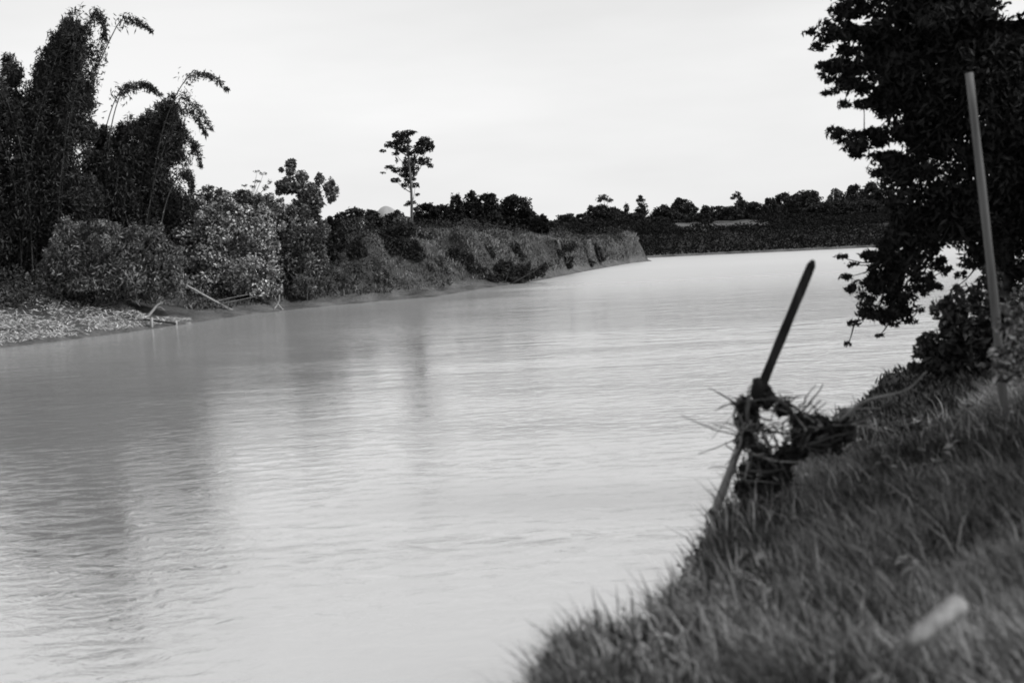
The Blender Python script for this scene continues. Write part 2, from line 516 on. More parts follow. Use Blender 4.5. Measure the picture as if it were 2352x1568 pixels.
def tube(pts, radii, sides=6):
    pts = np.asarray(pts, float); n = len(pts)
    radii = np.broadcast_to(np.asarray(radii, float), (n,))
    V = []; t = np.gradient(pts, axis=0)
    t /= np.linalg.norm(t, axis=1)[:, None] + 1e-9
    ref = np.array([0.31, 0.9, 0.2])
    for i in range(n):
        a = np.cross(t[i], ref); a /= np.linalg.norm(a) + 1e-9
        b = np.cross(t[i], a)
        ang = np.linspace(0, 2 * np.pi, sides, endpoint=False)
        V.append(pts[i] + radii[i] * (np.cos(ang)[:, None] * a + np.sin(ang)[:, None] * b))
    V = np.concatenate(V)
    F = []
    for i in range(n - 1):
        for k in range(sides):
            F.append((i * sides + k, i * sides + (k + 1) % sides, (i + 1) * sides + (k + 1) % sides, (i + 1) * sides + k))
    V = np.vstack([V, pts[0], pts[-1]])
    e0, e1 = len(V) - 2, len(V) - 1
    T = []
    for k in range(sides):
        T.append((e0, (k + 1) % sides, k)); T.append((e1, (n - 1) * sides + k, (n - 1) * sides + (k + 1) % sides))
    return V, np.array(F), np.array(T)

class Geo:
    def __init__(self): self.V = []; self.F4 = []; self.F3 = []; self.t = []; self.n = 0
    def tube(self, pts, radii, sides=6):
        V, F, T = tube(pts, radii, sides)
        self.V.append(V); self.F4.append(F + self.n); self.F3.append(T + self.n)
        self.t.append(np.full(len(V), 0.5)); self.n += len(V)
    def leaves(self, V, F, t):
        self.V.append(V); self.F3.append(F + self.n); self.t.append(t); self.n += len(V)
    def build(self, name, mat, parent=None, smooth=False, kind=None):
        F = []
        if self.F4: F.append(np.concatenate(self.F4))
        if self.F3: F.append(np.concatenate(self.F3))
        return mesh_obj(name, np.concatenate(self.V), F, mat, parent, np.concatenate(self.t), smooth, kind)

def spline(pts, n):
    """Catmull-Rom through the points."""
    P = np.asarray(pts, float)
    P = np.vstack([2 * P[0] - P[1], P, 2 * P[-1] - P[-2]])
    m = len(P) - 3
    out = []
    for u in np.linspace(0, m - 1e-6, n):
        i = int(u); t = u - i
        a, b, c, d = P[i], P[i + 1], P[i + 2], P[i + 3]
        out.append(0.5 * (2 * b + (c - a) * t + (2 * a - 5 * b + 4 * c - d) * t * t + (3 * b - a - 3 * c + d) * t ** 3))
    return np.array(out)

def hit(px, py):
    """Distance up the river at which the sight line through (px, py) meets the land."""
    v = ray(px, py); v = v / v[1]
    yy = np.arange(30.0, 260.0, 0.25)
    P = EYE[None] + v[None] * yy[:, None]
    h = height(P[:, 0], P[:, 1])
    k = np.where((P[:, 2] <= h) & (h > -0.2))[0]
    return float(yy[k[0]]) if len(k) else 110.0

def px_blob(b, y):
    """(px, py, rx, ry [, dy]) in picture units at distance y -> world ellipsoid."""
    dy = b[4] if len(b) > 4 else 0.0
    yy = y + dy
    c = pix(b[0], b[1], yy)
    k = yy / FPX
    return c, np.array([b[2] * k, max(b[2], b[3]) * k * 0.9, b[3] * k])

def plant(name, label, cat, base_px, y, blobs, mat, leaf=(0.2, 0.12), lai=5.0, seed=1, trunk=None, bark=M_BARK,
          group=None, droop=0.3, up=0.35, lump=0.36, base_z=None, limbs=True, k=None, stems=0, trunk_top=None, even=0.35, seat=None):
    """A tree or bush: crown of single leaves in lumps, trunk with limbs, or stems from the ground."""
    rng = np.random.default_rng(seed)
    if seat is not None:                    # stands where the sight line through its foot meets the bank
        y = hit(base_px, seat) + 0.3
        nb_ = []
        for b in blobs:
            r_ = b[2] * y / FPX
            yb_ = hit(b[0], b[1] + b[3] * 0.9)
            nb_.append((b[0], b[1], b[2], b[3], float(np.clip(yb_ + 0.6 * r_ - y, -3.5, 1.2))))
        blobs = nb_
    W = [px_blob(b, y) for b in blobs]
    if stems:                               # ragged young shoots standing out of the bush
        for c, r in list(W):
            for _ in range(3):
                a_ = rng.uniform(0.1, math.pi - 0.1); sz = rng.uniform(0.14, 0.30)
                o_ = np.array([math.cos(a_) * r[0], rng.uniform(-0.8, 0.3) * r[1], math.sin(a_) * r[2]]) * rng.uniform(0.85, 1.12)
                W.append((c + o_, r * np.array([sz, sz, sz * rng.uniform(0.9, 1.9)])))
    bx = pix(base_px, 500, y)
    # keep the base on the ground: x from the picture, z from the terrain
    zb = gz(bx[0], y) if base_z is None else base_z
    # correct x for the camera's roll at that height
    for _ in range(3):
        v = np.array([bx[0], y, zb]) - EYE
        pxx = W0 / 2 + FPX * (v @ RT) / (v @ fw)
        bx[0] += (base_px - pxx) * y / FPX
        if base_z is None: zb = gz(bx[0], y)
    root = np.array([bx[0], y, zb])
    e = empty(name, root)
    tag(e, label, cat, group)
    g = Geo()
    la = leaf[0] * leaf[1] * 0.5
    for c, r in W:
        n = int(1.9 * lai * math.pi * r[0] * r[2] / la)
        n = max(n, 12)
        ls = float(np.clip(0.45 + 0.55 * r[0] / (3.2 * leaf[0]), 0.45, 1.0)); n = int(n / ls)
        kk = k if k else int(np.clip(10 + 3.0 * (r[0] * r[2]) / (leaf[0] ** 2 * 30), 7, 60))
        P, q = clump_points(rng, c, r, n, lump if kk > 9 else lump * 1.3, kk, even)
        P[:, 2] = np.maximum(P[:, 2], height(P[:, 0], P[:, 1]) + 0.03)
        nb = q / (np.linalg.norm(q, axis=1)[:, None] + 1e-6) * 0.6
        nb[:, 2] += 0.6
        d, nrm = rot_frames(rng, n, nb, up, droop)
        g.leaves(*leaf_mesh(P, d, nrm, leaf[0] * ls, leaf[1] * ls, rng, clump_points.lumpy))
    g.build("crown", mat, e, kind="stuff")
    if trunk:
        if trunk_top is None:
            cc = np.mean([c for c, r in W], axis=0)
        else:
            cc = pix(trunk_top[0], trunk_top[1], y)
        root2 = root - np.array([0, 0, 0.25])
        mid = (root2 + cc) / 2 + rng.normal(size=3) * np.array([0.04, 0.04, 0]) * np.linalg.norm(cc - root2)
        pts = spline([root2, mid, cc], 9)
        t = Geo(); t.tube(pts, np.linspace(trunk, trunk * 0.45, 9), 8)
        t.build("trunk", bark, e, smooth=True)
        if limbs:
            for c, r in W:
                j = int(np.argmin(np.linalg.norm(pts - c, axis=1) + 1.2 * np.maximum(0, pts[:, 2] - c[2])))
                j = min(max(j - 1, 2), 8)
                a = pts[j]
                big = [c2 for c2, r2 in W if r2[0] > 1.6 * r[0]]
                small = r[0] < 0.45 * max(r2[0] for c2, r2 in W) and len(big) > 0
                if small:
                    a = min(big, key=lambda c2: np.linalg.norm(c2 - c))
                m = (a + c) / 2 + np.array([0, 0, -0.08 * np.linalg.norm(c - a)])
                lt = Geo(); lt.tube(spline([a, m, c], 5), np.linspace(trunk * 0.42, trunk * 0.12, 5) * (0.16 if small else min(1.0, r[0] / (4.0 * trunk))), 5)
                lt.build("limb", bark, e, smooth=True)
    for s in range(stems):
        c, r = W[int(rng.integers(len(W)))]
        a = root + np.array([rng.normal() * 0.25, rng.normal() * 0.25, -0.15])
        b = c + rng.normal(size=3) * r * 0.3
        st = Geo(); st.tube(spline([a, (a + b) / 2 + rng.normal(size=3) * 0.1, b], 5), np.linspace(0.04, 0.012, 5), 5)
        st.build("stem", M_TWIG, e, smooth=True)
    return e

def z2(blobs):   # crop of the middle left bank -> picture units
    return [(501.5 + b[0] * .297, 250.7 + b[1] * .297, b[2] * .297, b[3] * .297) + tuple(b[4:]) for b in blobs]

# ------------------------------------------------------------------ bamboo on the left bank
def bamboo(name, label, y, culms, fill, mat, seed, leaf=(0.34, 0.085), per=520, spread=0.55):
    rng = np.random.default_rng(seed)
    b0 = pix(culms[0][0][0], 690, y)
    e = empty(name, (b0[0], y, gz(b0[0], y)))
    tag(e, label, "bamboo", "bamboo clumps on the far bank")
    g = Geo()
    for cu in culms:
        dy = rng.uniform(-2.0, 2.0)
        pts = []
        for i, (a, b) in enumerate(cu):
            q = pix(a, b, y + dy)
            if i == 0:
                q[2] = gz(q[0], y + dy) - 0.2
            pts.append(q)
        S = spline(pts, 26)
        t = Geo(); t.tube(S, np.linspace(0.055, 0.008, 26), 5)
        t.build("culm", M_CULM, e, smooth=True)
        # leafy side shoots
        thin = len(cu) > 3
        nb = per if not thin else int(per * 0.42)
        u = rng.uniform(0.22, 1.0, nb) if not thin else rng.uniform(0.45, 1.0, nb) ** 0.8
        f = u * 25; i0 = np.minimum(f.astype(int), 24); fr = (f - i0)[:, None]
        P0 = S[i0] * (1 - fr) + S[i0 + 1] * fr
        wid = np.interp(u, [0.2, 0.5, 0.8, 1.0], [spread * 0.9, spread, spread * 0.6, spread * 0.22])
        if thin: wid = np.interp(u, [0.4, 0.7, 1.0], [spread * 0.8, spread * 0.34, spread * 0.14])
        for rep in range(2):
            off = rng.normal(size=(nb, 3)) * wid[:, None] * np.array([1, 1, 0.8])
            off[:, 2] -= np.abs(rng.normal(size=nb)) * wid * 0.5
            d, nrm = rot_frames(rng, nb, np.array([[0, 0, 1.0]]), 0.25, 0.9)
            g.leaves(*leaf_mesh(P0 + off, d, nrm, leaf[0], leaf[1], rng))
    la = leaf[0] * leaf[1] * 0.5
    for b in fill:
        c, r = px_blob(b, y)
        n = int(9.0 * math.pi * r[0] * r[2] / la)
        P, q = clump_points(rng, c, r, n, 0.26, 55, 0.25)
        P[:, 2] = np.maximum(P[:, 2], gz(c[0], y) + 0.02)
        d, nrm = rot_frames(rng, n, np.array([[0, 0, 1.0]]), 0.25, 0.9)
        g.leaves(*leaf_mesh(P, d, nrm, leaf[0], leaf[1], rng))
    g.build("foliage", mat, e, kind="stuff")
    return e

rngc = np.random.default_rng(77)
A = []
for i, (tx, ty) in enumerate([(185, 12), (222, 18), (150, 35), (238, 75), (118, 70), (92, 112), (205, 45), (165, 22), (140, 60),
                              (25, 150), (10, 195), (215, 160), (222, 235), (30, 300), (18, 250), (60, 190), (190, 130), (130, 110), (225, 120),
                              (-40, 200), (-60, 300), (-20, 120), (205, 330), (20, 380), (175, 60), (240, 100), (80, 160), (212, 95)]):
    bx = 95 + rngc.uniform(-60, 70)
    A.append([(bx, 690), (bx + (tx - bx) * 0.25, 690 - (690 - ty) * 0.55), (tx, ty)])
A.append([(150, 690), (170, 320), (262, 72), (305, 46), (352, 74)])
A.append([(130, 690), (160, 300), (205, 60), (232, 40), (245, 95)])
A.append([(60, 690), (50, 400), (35, 180), (18, 130), (5, 175)])
fillA = [(105, 620, 85, 90), (100, 500, 80, 90), (105, 390, 75, 90), (118, 280, 72, 85), (135, 190, 62, 70), (150, 120, 50, 50), (60, 300, 45, 90),
         (-30, 420, 70, 220), (-40, 600, 80, 100), (165, 80, 35, 40), (45, 560, 60, 110), (190, 460, 50, 80), (195, 300, 30, 40), (185, 220, 35, 45), (200, 560, 60, 80), (20, 240, 30, 70), (30, 170, 25, 30)]
bamboo("bamboo_clump", "tallest dark bamboo clump at the left edge of the far bank, towering above everything", 75.5, A, fillA, M_BAMBOO, 11, per=420, spread=0.5)

B = []
for i, (tx, ty) in enumerate([(300, 262), (330, 262), (270, 290), (250, 320), (232, 345), (362, 235), (385, 222), (400, 210), (355, 275), (210, 335),
                              (430, 300), (448, 330), (420, 250), (395, 260), (200, 380), (225, 300), (375, 250), (410, 235)]):
    bx = 285 + rngc.uniform(-60, 60)
    B.append([(bx, 690), (bx + (tx - bx) * 0.35, 690 - (690 - ty) * 0.55), (tx, ty)])
B.append([(230, 690), (225, 400), (262, 235), (310, 196), (372, 218)])
B.append([(250, 690), (245, 380), (275, 222), (325, 192), (360, 208)])
B.append([(320, 690), (355, 360), (415, 200), (470, 170), (526, 208)])
B.append([(330, 690), (360, 360), (405, 225), (450, 245), (488, 300)])
B.append([(335, 690), (370, 400), (410, 262), (445, 262), (475, 312)])
B.append([(340, 690), (380, 420), (420, 318), (448, 335), (462, 385)])
B.append([(345, 690), (380, 470), (415, 400), (432, 402), (444, 430)])
fillB = [(285, 610, 100, 80), (290, 500, 95, 90), (285, 400, 78, 85), (310, 325, 55, 55), (385, 260, 28, 35), (350, 380, 45, 60), (215, 380, 30, 45), (200, 460, 40, 60), (370, 450, 40, 50), (400, 300, 30, 35), (410, 480, 50, 50), (395, 350, 35, 35), (350, 290, 40, 40), (240, 320, 30, 35), (340, 560, 70, 70)]
bamboo("bamboo_clump", "lower bamboo clump with arching plumes, just right of the tallest bamboo", 79.0, B, fillB, M_BAMBOO, 12, per=420, spread=0.5)

# ------------------------------------------------------------------ bushes of the left bank
plant("leafy_bush", "big bush with glittering pale leaves beside the fallen bamboo stem", "bush", 520, 71.5,
      [(440, 520, 65, 60, 1), (520, 510, 70, 55), (590, 530, 55, 55), (480, 590, 90, 60), (560, 610, 85, 65), (430, 610, 60, 60), (600, 650, 60, 45), (500, 650, 100, 45), (395, 480, 40, 40, 1)],
      M_LEAF_PALE, (0.24, 0.15), 4.0, 21, stems=8, up=0.45, even=0.15, seat=692)
plant("leafy_bush", "dark scrubby bush under the two bamboo clumps", "bush", 210, 66.5,
      [(160, 560, 45, 45), (210, 600, 80, 55), (290, 620, 90, 60), (150, 620, 50, 50), (350, 640, 60, 55), (250, 660, 110, 40), (330, 560, 50, 50, 1), (170, 660, 60, 35), (385, 600, 45, 45), (400, 650, 40, 36), (280, 560, 55, 45), (235, 540, 45, 40)],
      M_LEAF_MID, (0.30, 0.10), 4.0, 22, stems=8, up=0.3, droop=0.7, seat=708)
plant("leafy_bush", "bush with pale streaky sprays at the back of the left beach", "bush", 200, 66.0,
      [(165, 540, 40, 32), (215, 570, 60, 40), (160, 600, 50, 40), (235, 625, 70, 40), (170, 650, 60, 40), (250, 672, 70, 34), (110, 640, 40, 40), (330, 668, 50, 36)],
      M_LEAF_STREAK, (0.42, 0.10), 3.2, 122, stems=4, up=0.3, droop=0.5, even=0.15, seat=704)
plant("leafy_bush", "grey leafed bush between the pale bush and the dark upright shrub", "bush", 680, 76.0,
      [(640, 500, 55, 40, 1), (690, 540, 55, 55), (655, 600, 60, 55), (715, 600, 40, 50), (680, 650, 55, 40), (600, 480, 45, 35, 1), (705, 660, 35, 28)],
      M_LEAF_MID, (0.24, 0.14), 4.2, 23, stems=6, up=0.4, seat=690)
plant("leafy_bush", "low bush top showing between the bamboo and the round leafy tree", "bush", 510, 85.0,
      [(455, 462, 35, 30), (500, 455, 30, 28), (545, 462, 35, 28), (480, 490, 60, 40), (560, 490, 50, 35)],
      M_LEAF_MID, (0.24, 0.14), 4.0, 24, stems=4)
plant("low_bush", "small dark tuft at the left edge of the beach", "bush", 28, 62.5,
      [(20, 690, 28, 20), (48, 684, 20, 14)], M_LEAF_MID, (0.28, 0.08), 4.0, 25, stems=3, droop=-0.5, seat=708)
plant("broadleaf_tree", "round leafy tree with a dark side lobe behind the left bushes", "tree", 703, 90.0,
      z2([(560, 420, 50, 45), (490, 470, 30, 25), (560, 480, 50, 40), (645, 520, 60, 55), (560, 590, 110, 80), (780, 545, 45, 50), (875, 640, 65, 95), (700, 640, 120, 90), (680, 740, 150, 80), (480, 620, 50, 60), (690, 830, 110, 70)]),
      M_LEAF_MID, (0.26, 0.16), 6.0, 26, trunk=0.2, trunk_top=(680, 420))
plant("wispy_tree", "thin sparse tree with a bare pale stem left of the round leafy tree", "tree", 571, 87.0,
      z2([(205, 590, 26, 14), (265, 605, 30, 16), (365, 605, 30, 28), (350, 500, 40, 12), (395, 560, 22, 22), (300, 560, 45, 12), (300, 480, 30, 12)]),
      M_LEAF_MID, (0.18, 0.10), 1.5, 27, trunk=0.07, bark=M_BARK_PALE, trunk_top=(573, 440))
plant("upright_shrub", "very dark upright shrub where the eroded bank begins", "shrub", 765, 83.0,
      z2([(830, 900, 60, 60), (870, 1000, 100, 90), (860, 1110, 85, 90), (950, 1030, 50, 80), (790, 1000, 60, 100), (900, 880, 60, 40)]),
      M_LEAF_DEEP, (0.24, 0.14), 5.0, 28, stems=5, seat=612)
plant("round_shrub", "small dark shrub on the bank slope right of the dark upright shrub", "shrub", 822, 84.5,
      z2([(1075, 1110, 75, 60), (1060, 1160, 60, 40), (1110, 1150, 45, 45)]), M_LEAF_DARK, (0.2, 0.12), 4.2, 29, stems=3, seat=606)
plant("round_shrub", "wide dark shrub overhanging the eroded bank below the lone tall tree", "shrub", 915, 88.5,
      z2([(1290, 980, 90, 70), (1330, 1070, 110, 90), (1450, 1100, 120, 90), (1400, 1010, 100, 70), (1540, 1130, 70, 80), (1450, 930, 90, 50, 2)]),
      M_LEAF_DARK, (0.24, 0.14), 4.6, 30, stems=6, seat=612)
plant("round_shrub", "grey shrub around the foot of the lone tall tree", "shrub", 938, 97.0,
      z2([(1500, 950, 110, 50), (1600, 980, 70, 60), (1430, 880, 80, 50), (1560, 1010, 80, 50)]), M_LEAF_MID, (0.24, 0.14), 4.2, 31, stems=4)
plant("round_shrub", "rounded shrub low on the bank right of the grassy mounds", "shrub", 875, 80.0,
      z2([(1260, 1310, 80, 65), (1240, 1270, 60, 40), (1300, 1340, 50, 45)]), M_LEAF_MID, (0.2, 0.10), 4.4, 32, stems=3, seat=662)
for i, (bl, lab) in enumerate([
        ([(760, 1380, 60, 60), (800, 1350, 50, 50)], "small soft grassy mound near the waterline below the dark upright shrub"),
        ([(900, 1310, 120, 80), (970, 1360, 90, 65), (860, 1370, 80, 60)], "largest soft grassy mound on the bank slope"),
        ([(640, 1350, 80, 90), (600, 1420, 90, 50), (690, 1430, 60, 45)], "low mound of shrubs between the pale bush and the grassy mounds")]):
    b = z2(bl)
    plant("grassy_mound", lab, "shrub", b[0][0], 76.5 + i * (-0.5), b, M_BANKGRASS if i < 2 else M_LEAF_MID, (0.28, 0.06), 4.5, 33 + i, stems=2, droop=-0.8, up=0.2, lump=0.3, seat=[690, 680, 695][i])

# shrubs in the gullies of the cut bank
def z3(blobs):
    return [(716.4 + b[0] * .335, 465.7 + b[1] * .335, b[2] * .335, b[3] * .335) + tuple(b[4:]) for b in blobs]
plant("gully_shrub", "dark shrub in the hollow halfway along the eroded bank", "shrub", 1050, 93.0,
      z3([(985, 360, 55, 45), (1040, 400, 50, 55), (1090, 450, 35, 45)]), M_LEAF_DARK, (0.22, 0.13), 4.2, 41, stems=3, seat=628)
plant("gully_shrub", "widest dark shrub at the waterline of the eroded bank", "shrub", 1160, 99.0,
      z3([(1330, 480, 80, 60), (1430, 470, 80, 65), (1250, 520, 80, 35), (1480, 500, 45, 50), (1390, 520, 110, 35), (1190, 515, 60, 30), (1160, 470, 45, 35), (1560, 480, 50, 40), (1310, 430, 60, 40), (1600, 440, 40, 30)]), M_LEAF_SCRUB, (0.22, 0.13), 4.0, 42, stems=4, seat=652)
plant("gully_shrub", "slanting dark shrub on the bank face above the waterline shrub", "shrub", 1190, 106.0,
      z3([(1390, 330, 35, 35), (1430, 380, 40, 40), (1225, 370, 40, 35)]), M_LEAF_DARK, (0.22, 0.13), 3.6, 43, stems=2, seat=606)
plant("gully_shrub", "dark shrub on the bank face left of the bare tip", "shrub", 1290, 117.0,
      z3([(1690, 350, 60, 40), (1760, 310, 60, 35), (1750, 410, 50, 45)]), M_LEAF_DARK, (0.22, 0.13), 3.2, 44, stems=2, seat=612)
plant("gully_shrub", "small shrub close to the tip of the eroded bank", "shrub", 1372, 127.0,
      z3([(1960, 330, 40, 45), (1900, 420, 45, 30), (1990, 380, 35, 30)]), M_LEAF_DARK, (0.22, 0.13), 3.0, 45, stems=2, seat=608)
plant("gully_shrub", "small dark shrub under the wide overhanging shrub", "shrub", 1010, 89.0,
      z3([(880, 400, 45, 45), (910, 470, 40, 40), (830, 460, 40, 40)]), M_LEAF_MID, (0.22, 0.13), 2.6, 46, stems=2, seat=635)

# ------------------------------------------------------------------ the lone tall tree and trees behind the bank
plant("lone_tree", "lone tall tree with a slim pale trunk and lobed crown above the bank", "tree", 945, 108.0,
      z2([(1395, 205, 60, 35), (1470, 185, 75, 22), (1430, 240, 70, 40), (1340, 275, 70, 32), (1275, 322, 30, 15), (1430, 300, 75, 32), (1600, 255, 75, 50), (1560, 310, 70, 50), (1640, 290, 35, 50),
          (1490, 360, 45, 50), (1370, 345, 45, 16), (1590, 400, 60, 38), (1640, 435, 32, 22), (1510, 430, 50, 50), (1450, 440, 40, 60), (1325, 450, 42, 20), (1385, 470, 50, 25), (1380, 400, 14, 25),
          (1450, 500, 55, 35), (1510, 490, 35, 35), (1272, 494, 24, 10), (1370, 548, 42, 25), (1445, 595, 32, 32), (1525, 585, 34, 26), (1480, 545, 55, 28), (1537, 660, 22, 13), (1490, 722, 50, 18), (1455, 740, 30, 12), (1535, 775, 40, 16)]),
      M_LEAF_DARK, (0.30, 0.19), 3.4, 51, trunk=0.16, bark=M_BARK_PALE, trunk_top=(936, 330), limbs=True, k=12)

def far_tree(x, top, hw, y, label, seed, mat=M_LEAF_DEEP, base=508, group="dark trees behind the eroded bank", shape="round", lai=4.2):
    rng = np.random.default_rng(seed)
    top = top - rng.uniform(0, 9)
    h = base - top
    hw = hw * 1.5
    if shape == "round":
        bl = [(x, top + 0.30 * h, hw * 0.72, 0.30 * h), (x - hw * 0.45, top + 0.55 * h, hw * 0.6, 0.3 * h), (x + hw * 0.45, top + 0.52 * h, hw * 0.6, 0.3 * h),
              (x, top + 0.75 * h, hw * 0.95, 0.3 * h), (x + rng.uniform(-.3, .3) * hw, top + 0.16 * h, hw * 0.4, 0.16 * h)]
    elif shape == "spire":
        bl = [(x, top + 0.2 * h, hw * 0.35, 0.2 * h), (x, top + 0.5 * h, hw * 0.6, 0.25 * h), (x, top + 0.78 * h, hw * 0.9, 0.25 * h)]
    else:  # tuft: thin stem with a small head
        bl = [(x, top + 0.12 * h, hw * 0.6, 0.1 * h), (x - hw * 0.5, top + 0.2 * h, hw * 0.4, 0.07 * h), (x + hw * 0.5, top + 0.2 * h, hw * 0.45, 0.07 * h), (x, top + 0.72 * h, hw, 0.26 * h)]
    return plant("far_tree", label, "tree", x, y, bl, mat, (0.36, 0.22), lai, seed, trunk=0.12, group=group, k=22, even=0.12, lump=0.34)

def c3(cx, cy): return 1003 + cx * .4264, 358 + cy * .4264
mid = [(30, 268, 60, "flat-topped dark tree directly right of the lone tall tree"), (105, 205, 36, "leftmost of three rounded dark tree tops behind the eroded bank"),
       (185, 200, 44, "middle of three rounded dark tree tops behind the eroded bank"), (268, 208, 55, "rightmost of three rounded dark tree tops behind the eroded bank"),
       (412, 228, 85, "broadest dark tree behind the eroded bank"), (500, 295, 55, "low shoulder of dark trees right of the broadest dark tree"),
       (562, 332, 40, "last small dark tree before the gap in the tree line"), (330, 300, 60, "low dark tree filling the dip left of the broadest dark tree"), (-60, 262, 60, "dark tree directly behind the lone tall tree's trunk")]
for i, (cx, cy, hw, lab) in enumerate(mid):
    a, b = c3(cx, cy)
    far_tree(a, b, hw * .4264, 122 + (i * 37 % 11) * 0.8, lab, 60 + i, base=540)
dome = [((1045, 830, 80, 70), (990, 900, 90, 60), (1090, 800, 40, 40), "domed grey tree left of the far hill, behind the bank"), ((1180, 840, 80, 65), (1220, 890, 90, 60), (1160, 800, 50, 30), "domed grey tree right in front of the far hill"),
        ((1340, 850, 80, 55), (1390, 830, 60, 50), (1320, 900, 90, 50), "grey tree between the far hill and the lone tall tree"), ((950, 830, 60, 40), (930, 890, 70, 50), (990, 870, 60, 50), "small tree in the sky gap right of the round leafy tree")]
for i, (b1, b2, b3, lab) in enumerate(dome):
    bl = z2([b1, b2, b3, (b2[0], b2[1] + 60, 100, 50)])
    plant("domed_tree", lab, "tree", bl[0][0], 112.0 + i * 2, bl, M_LEAF_DARK, (0.3, 0.18), 4.2, 80 + i, trunk=0.14, group="grey trees behind the bank")

far = [(640, 362, 40, "low", "round"), (690, 335, 45, "", "round"), (718, 312, 36, "", "round"), (785, 318, 45, "", "round"), (832, 282, 30, "", "round"), (902, 214, 38, "", "tuft"), (905, 285, 60, "", "round"), (965, 292, 50, "", "round"),
       (1022, 272, 30, "", "spire"), (1098, 222, 46, "", "spire"), (1060, 325, 60, "", "round"), (1130, 345, 30, "", "round"), (1215, 264, 46, "", "round"), (1190, 330, 40, "", "round"), (1325, 240, 56, "", "round"), (1270, 310, 50, "", "round"),
       (1395, 310, 45, "", "round"), (1450, 284, 28, "", "round"), (1510, 290, 55, "", "round"), (1580, 290, 50, "", "round"), (1616, 208, 26, "", "tuft"), (1645, 248, 45, "", "round"), (1722, 265, 58, "", "round"),
       (1800, 238, 36, "", "round"), (1868, 212, 42, "", "round"), (1935, 220, 60, "", "round"), (1990, 180, 75, "", "round"), (2060, 250, 70, "", "round"), (2150, 186, 45, "", "round"), (2250, 165, 48, "", "round"), (2200, 250, 70, "", "round"), (2335, 150, 50, "", "round"), (2420, 170, 70, "", "round"), (2320, 255, 80, "", "round")]
far_labels = [
    "lowest tree top in the gap of the far tree line", "small far tree at the right side of the sky gap", "first pointed bump right of the sky gap on the far bank",
    "far tree second to the right of the sky gap", "narrow far tree left of the feathery one", "feathery far tree on a thin stem above the far bank's left end",
    "bushy far tree under the feathery one", "round far tree right of the feathery one", "small spire-like far tree left of the tall dark spire",
    "tall dark spire-shaped tree on the far bank", "low far tree at the left foot of the dark spire", "lowest far tree left of the notch of sky on the far bank",
    "far tree just right of the notch of sky", "low far tree at the right edge of the sky notch", "rounded peak-topped far tree in the middle of the far bank",
    "low far tree left of the peak-topped one", "low far tree right of the peak-topped one", "small knob of a far tree above the pale field's left end",
    "wide low far tree above the pale field", "low far tree left of the small-headed thin tree", "thin far tree with a small dark head above the pale field",
    "rounded far tree beside the thin small-headed tree", "broad far tree above the right end of the pale field", "small rounded far tree left of the tallest far group",
    "mid-sized far tree at the left shoulder of the tallest far group", "far tree filling the left of the tallest far group", "broadest and tallest dark far tree left of the overhanging near tree",
    "low far tree right of the tallest far group", "pale grey far tree in the gap before the overhanging near tree", "dark knobby far tree beside the overhanging near tree",
    "low wide far tree below the grey one", "far tree half hidden by the overhanging near tree", "far tree mostly hidden behind the overhanging near tree", "low far tree mostly hidden behind the overhanging near tree"]
for i, (cx, cy, hw, _, shp) in enumerate(far):
    a, b = c3(cx, cy)
    grey = i in (5, 28)
    far_tree(a, b, hw * .4264, 168 + (i * 29 % 17) * 1.3, far_labels[i], 100 + i, mat=M_LEAF_MID if grey else M_LEAF_DARK,
             base=528 - (a - 1300) * 0.035, group="trees of the far bank", shape=shp, lai=3.0 if grey else 4.2)

# distant hill
hc = pix(886, 473, 900.0)
hr_ = []
ang = np.linspace(0, 2 * np.pi, 28, endpoint=False)
for k_, (rr, zz) in enumerate([(1.6, 0), (1.0, -6), (0.72, -3.0), (0.45, -1.2), (0.2, -0.3)]):
    wob = 1 + 0.08 * np.sin(3 * ang + k_) + 0.05 * np.sin(7 * ang)
    hz_ = 2.0 if k_ == 0 else hc[2] + zz
    hr_.append(np.stack([hc[0] + 8 * rr * wob * np.cos(ang), hc[1] + 8 * rr * wob * np.sin(ang), np.full(28, hz_)], 1))
HV = np.vstack(hr_ + [[hc]])
HF = [(r * 28 + k, r * 28 + (k + 1) % 28, (r + 1) * 28 + (k + 1) % 28, (r + 1) * 28 + k) for r in range(4) for k in range(28)]
HT = [(4 * 28 + k, 4 * 28 + (k + 1) % 28, 5 * 28) for k in range(28)]
tag(mesh_obj("hill", HV, [np.array(HF), np.array(HT)], M_HILL, smooth=True), "small pale rounded hill far behind the bank", "hill", kind="structure")

# ------------------------------------------------------------------ stuff on the banks
def blades(rng, P, hgt, wid, lean, segs=2):
    """Grass blades: tapered bent strips."""
    n = len(P)
    a = rng.uniform(0, 2 * np.pi, n)
    side = np.stack([np.cos(a), np.sin(a), np.zeros(n)], 1)
    hgt = (hgt * rng.uniform(0.45, 1.25, n))[:, None]
    bend = rng.normal(size=(n, 3)) * 0.42 + np.asarray(lean)[None]
    bend[:, 2] = 0
    up = np.array([[0, 0, 1.0]])
    p0 = P; p1 = P + up * hgt * 0.55 + bend * hgt * 0.25; p2 = P + up * hgt * 0.92 + bend * hgt * 0.8
    w = (wid * rng.uniform(0.6, 1.3, n))[:, None]
    V = np.stack([p0 - side * w * .5, p0 + side * w * .5, p1 + side * w * .42, p1 - side * w * .42, p2], 1).reshape(-1, 3)
    i = np.arange(n) * 5
    F4 = np.stack([i, i + 1, i + 2, i + 3], 1); F3 = np.stack([i + 3, i + 2, i + 4], 1)
    return V, F4, F3

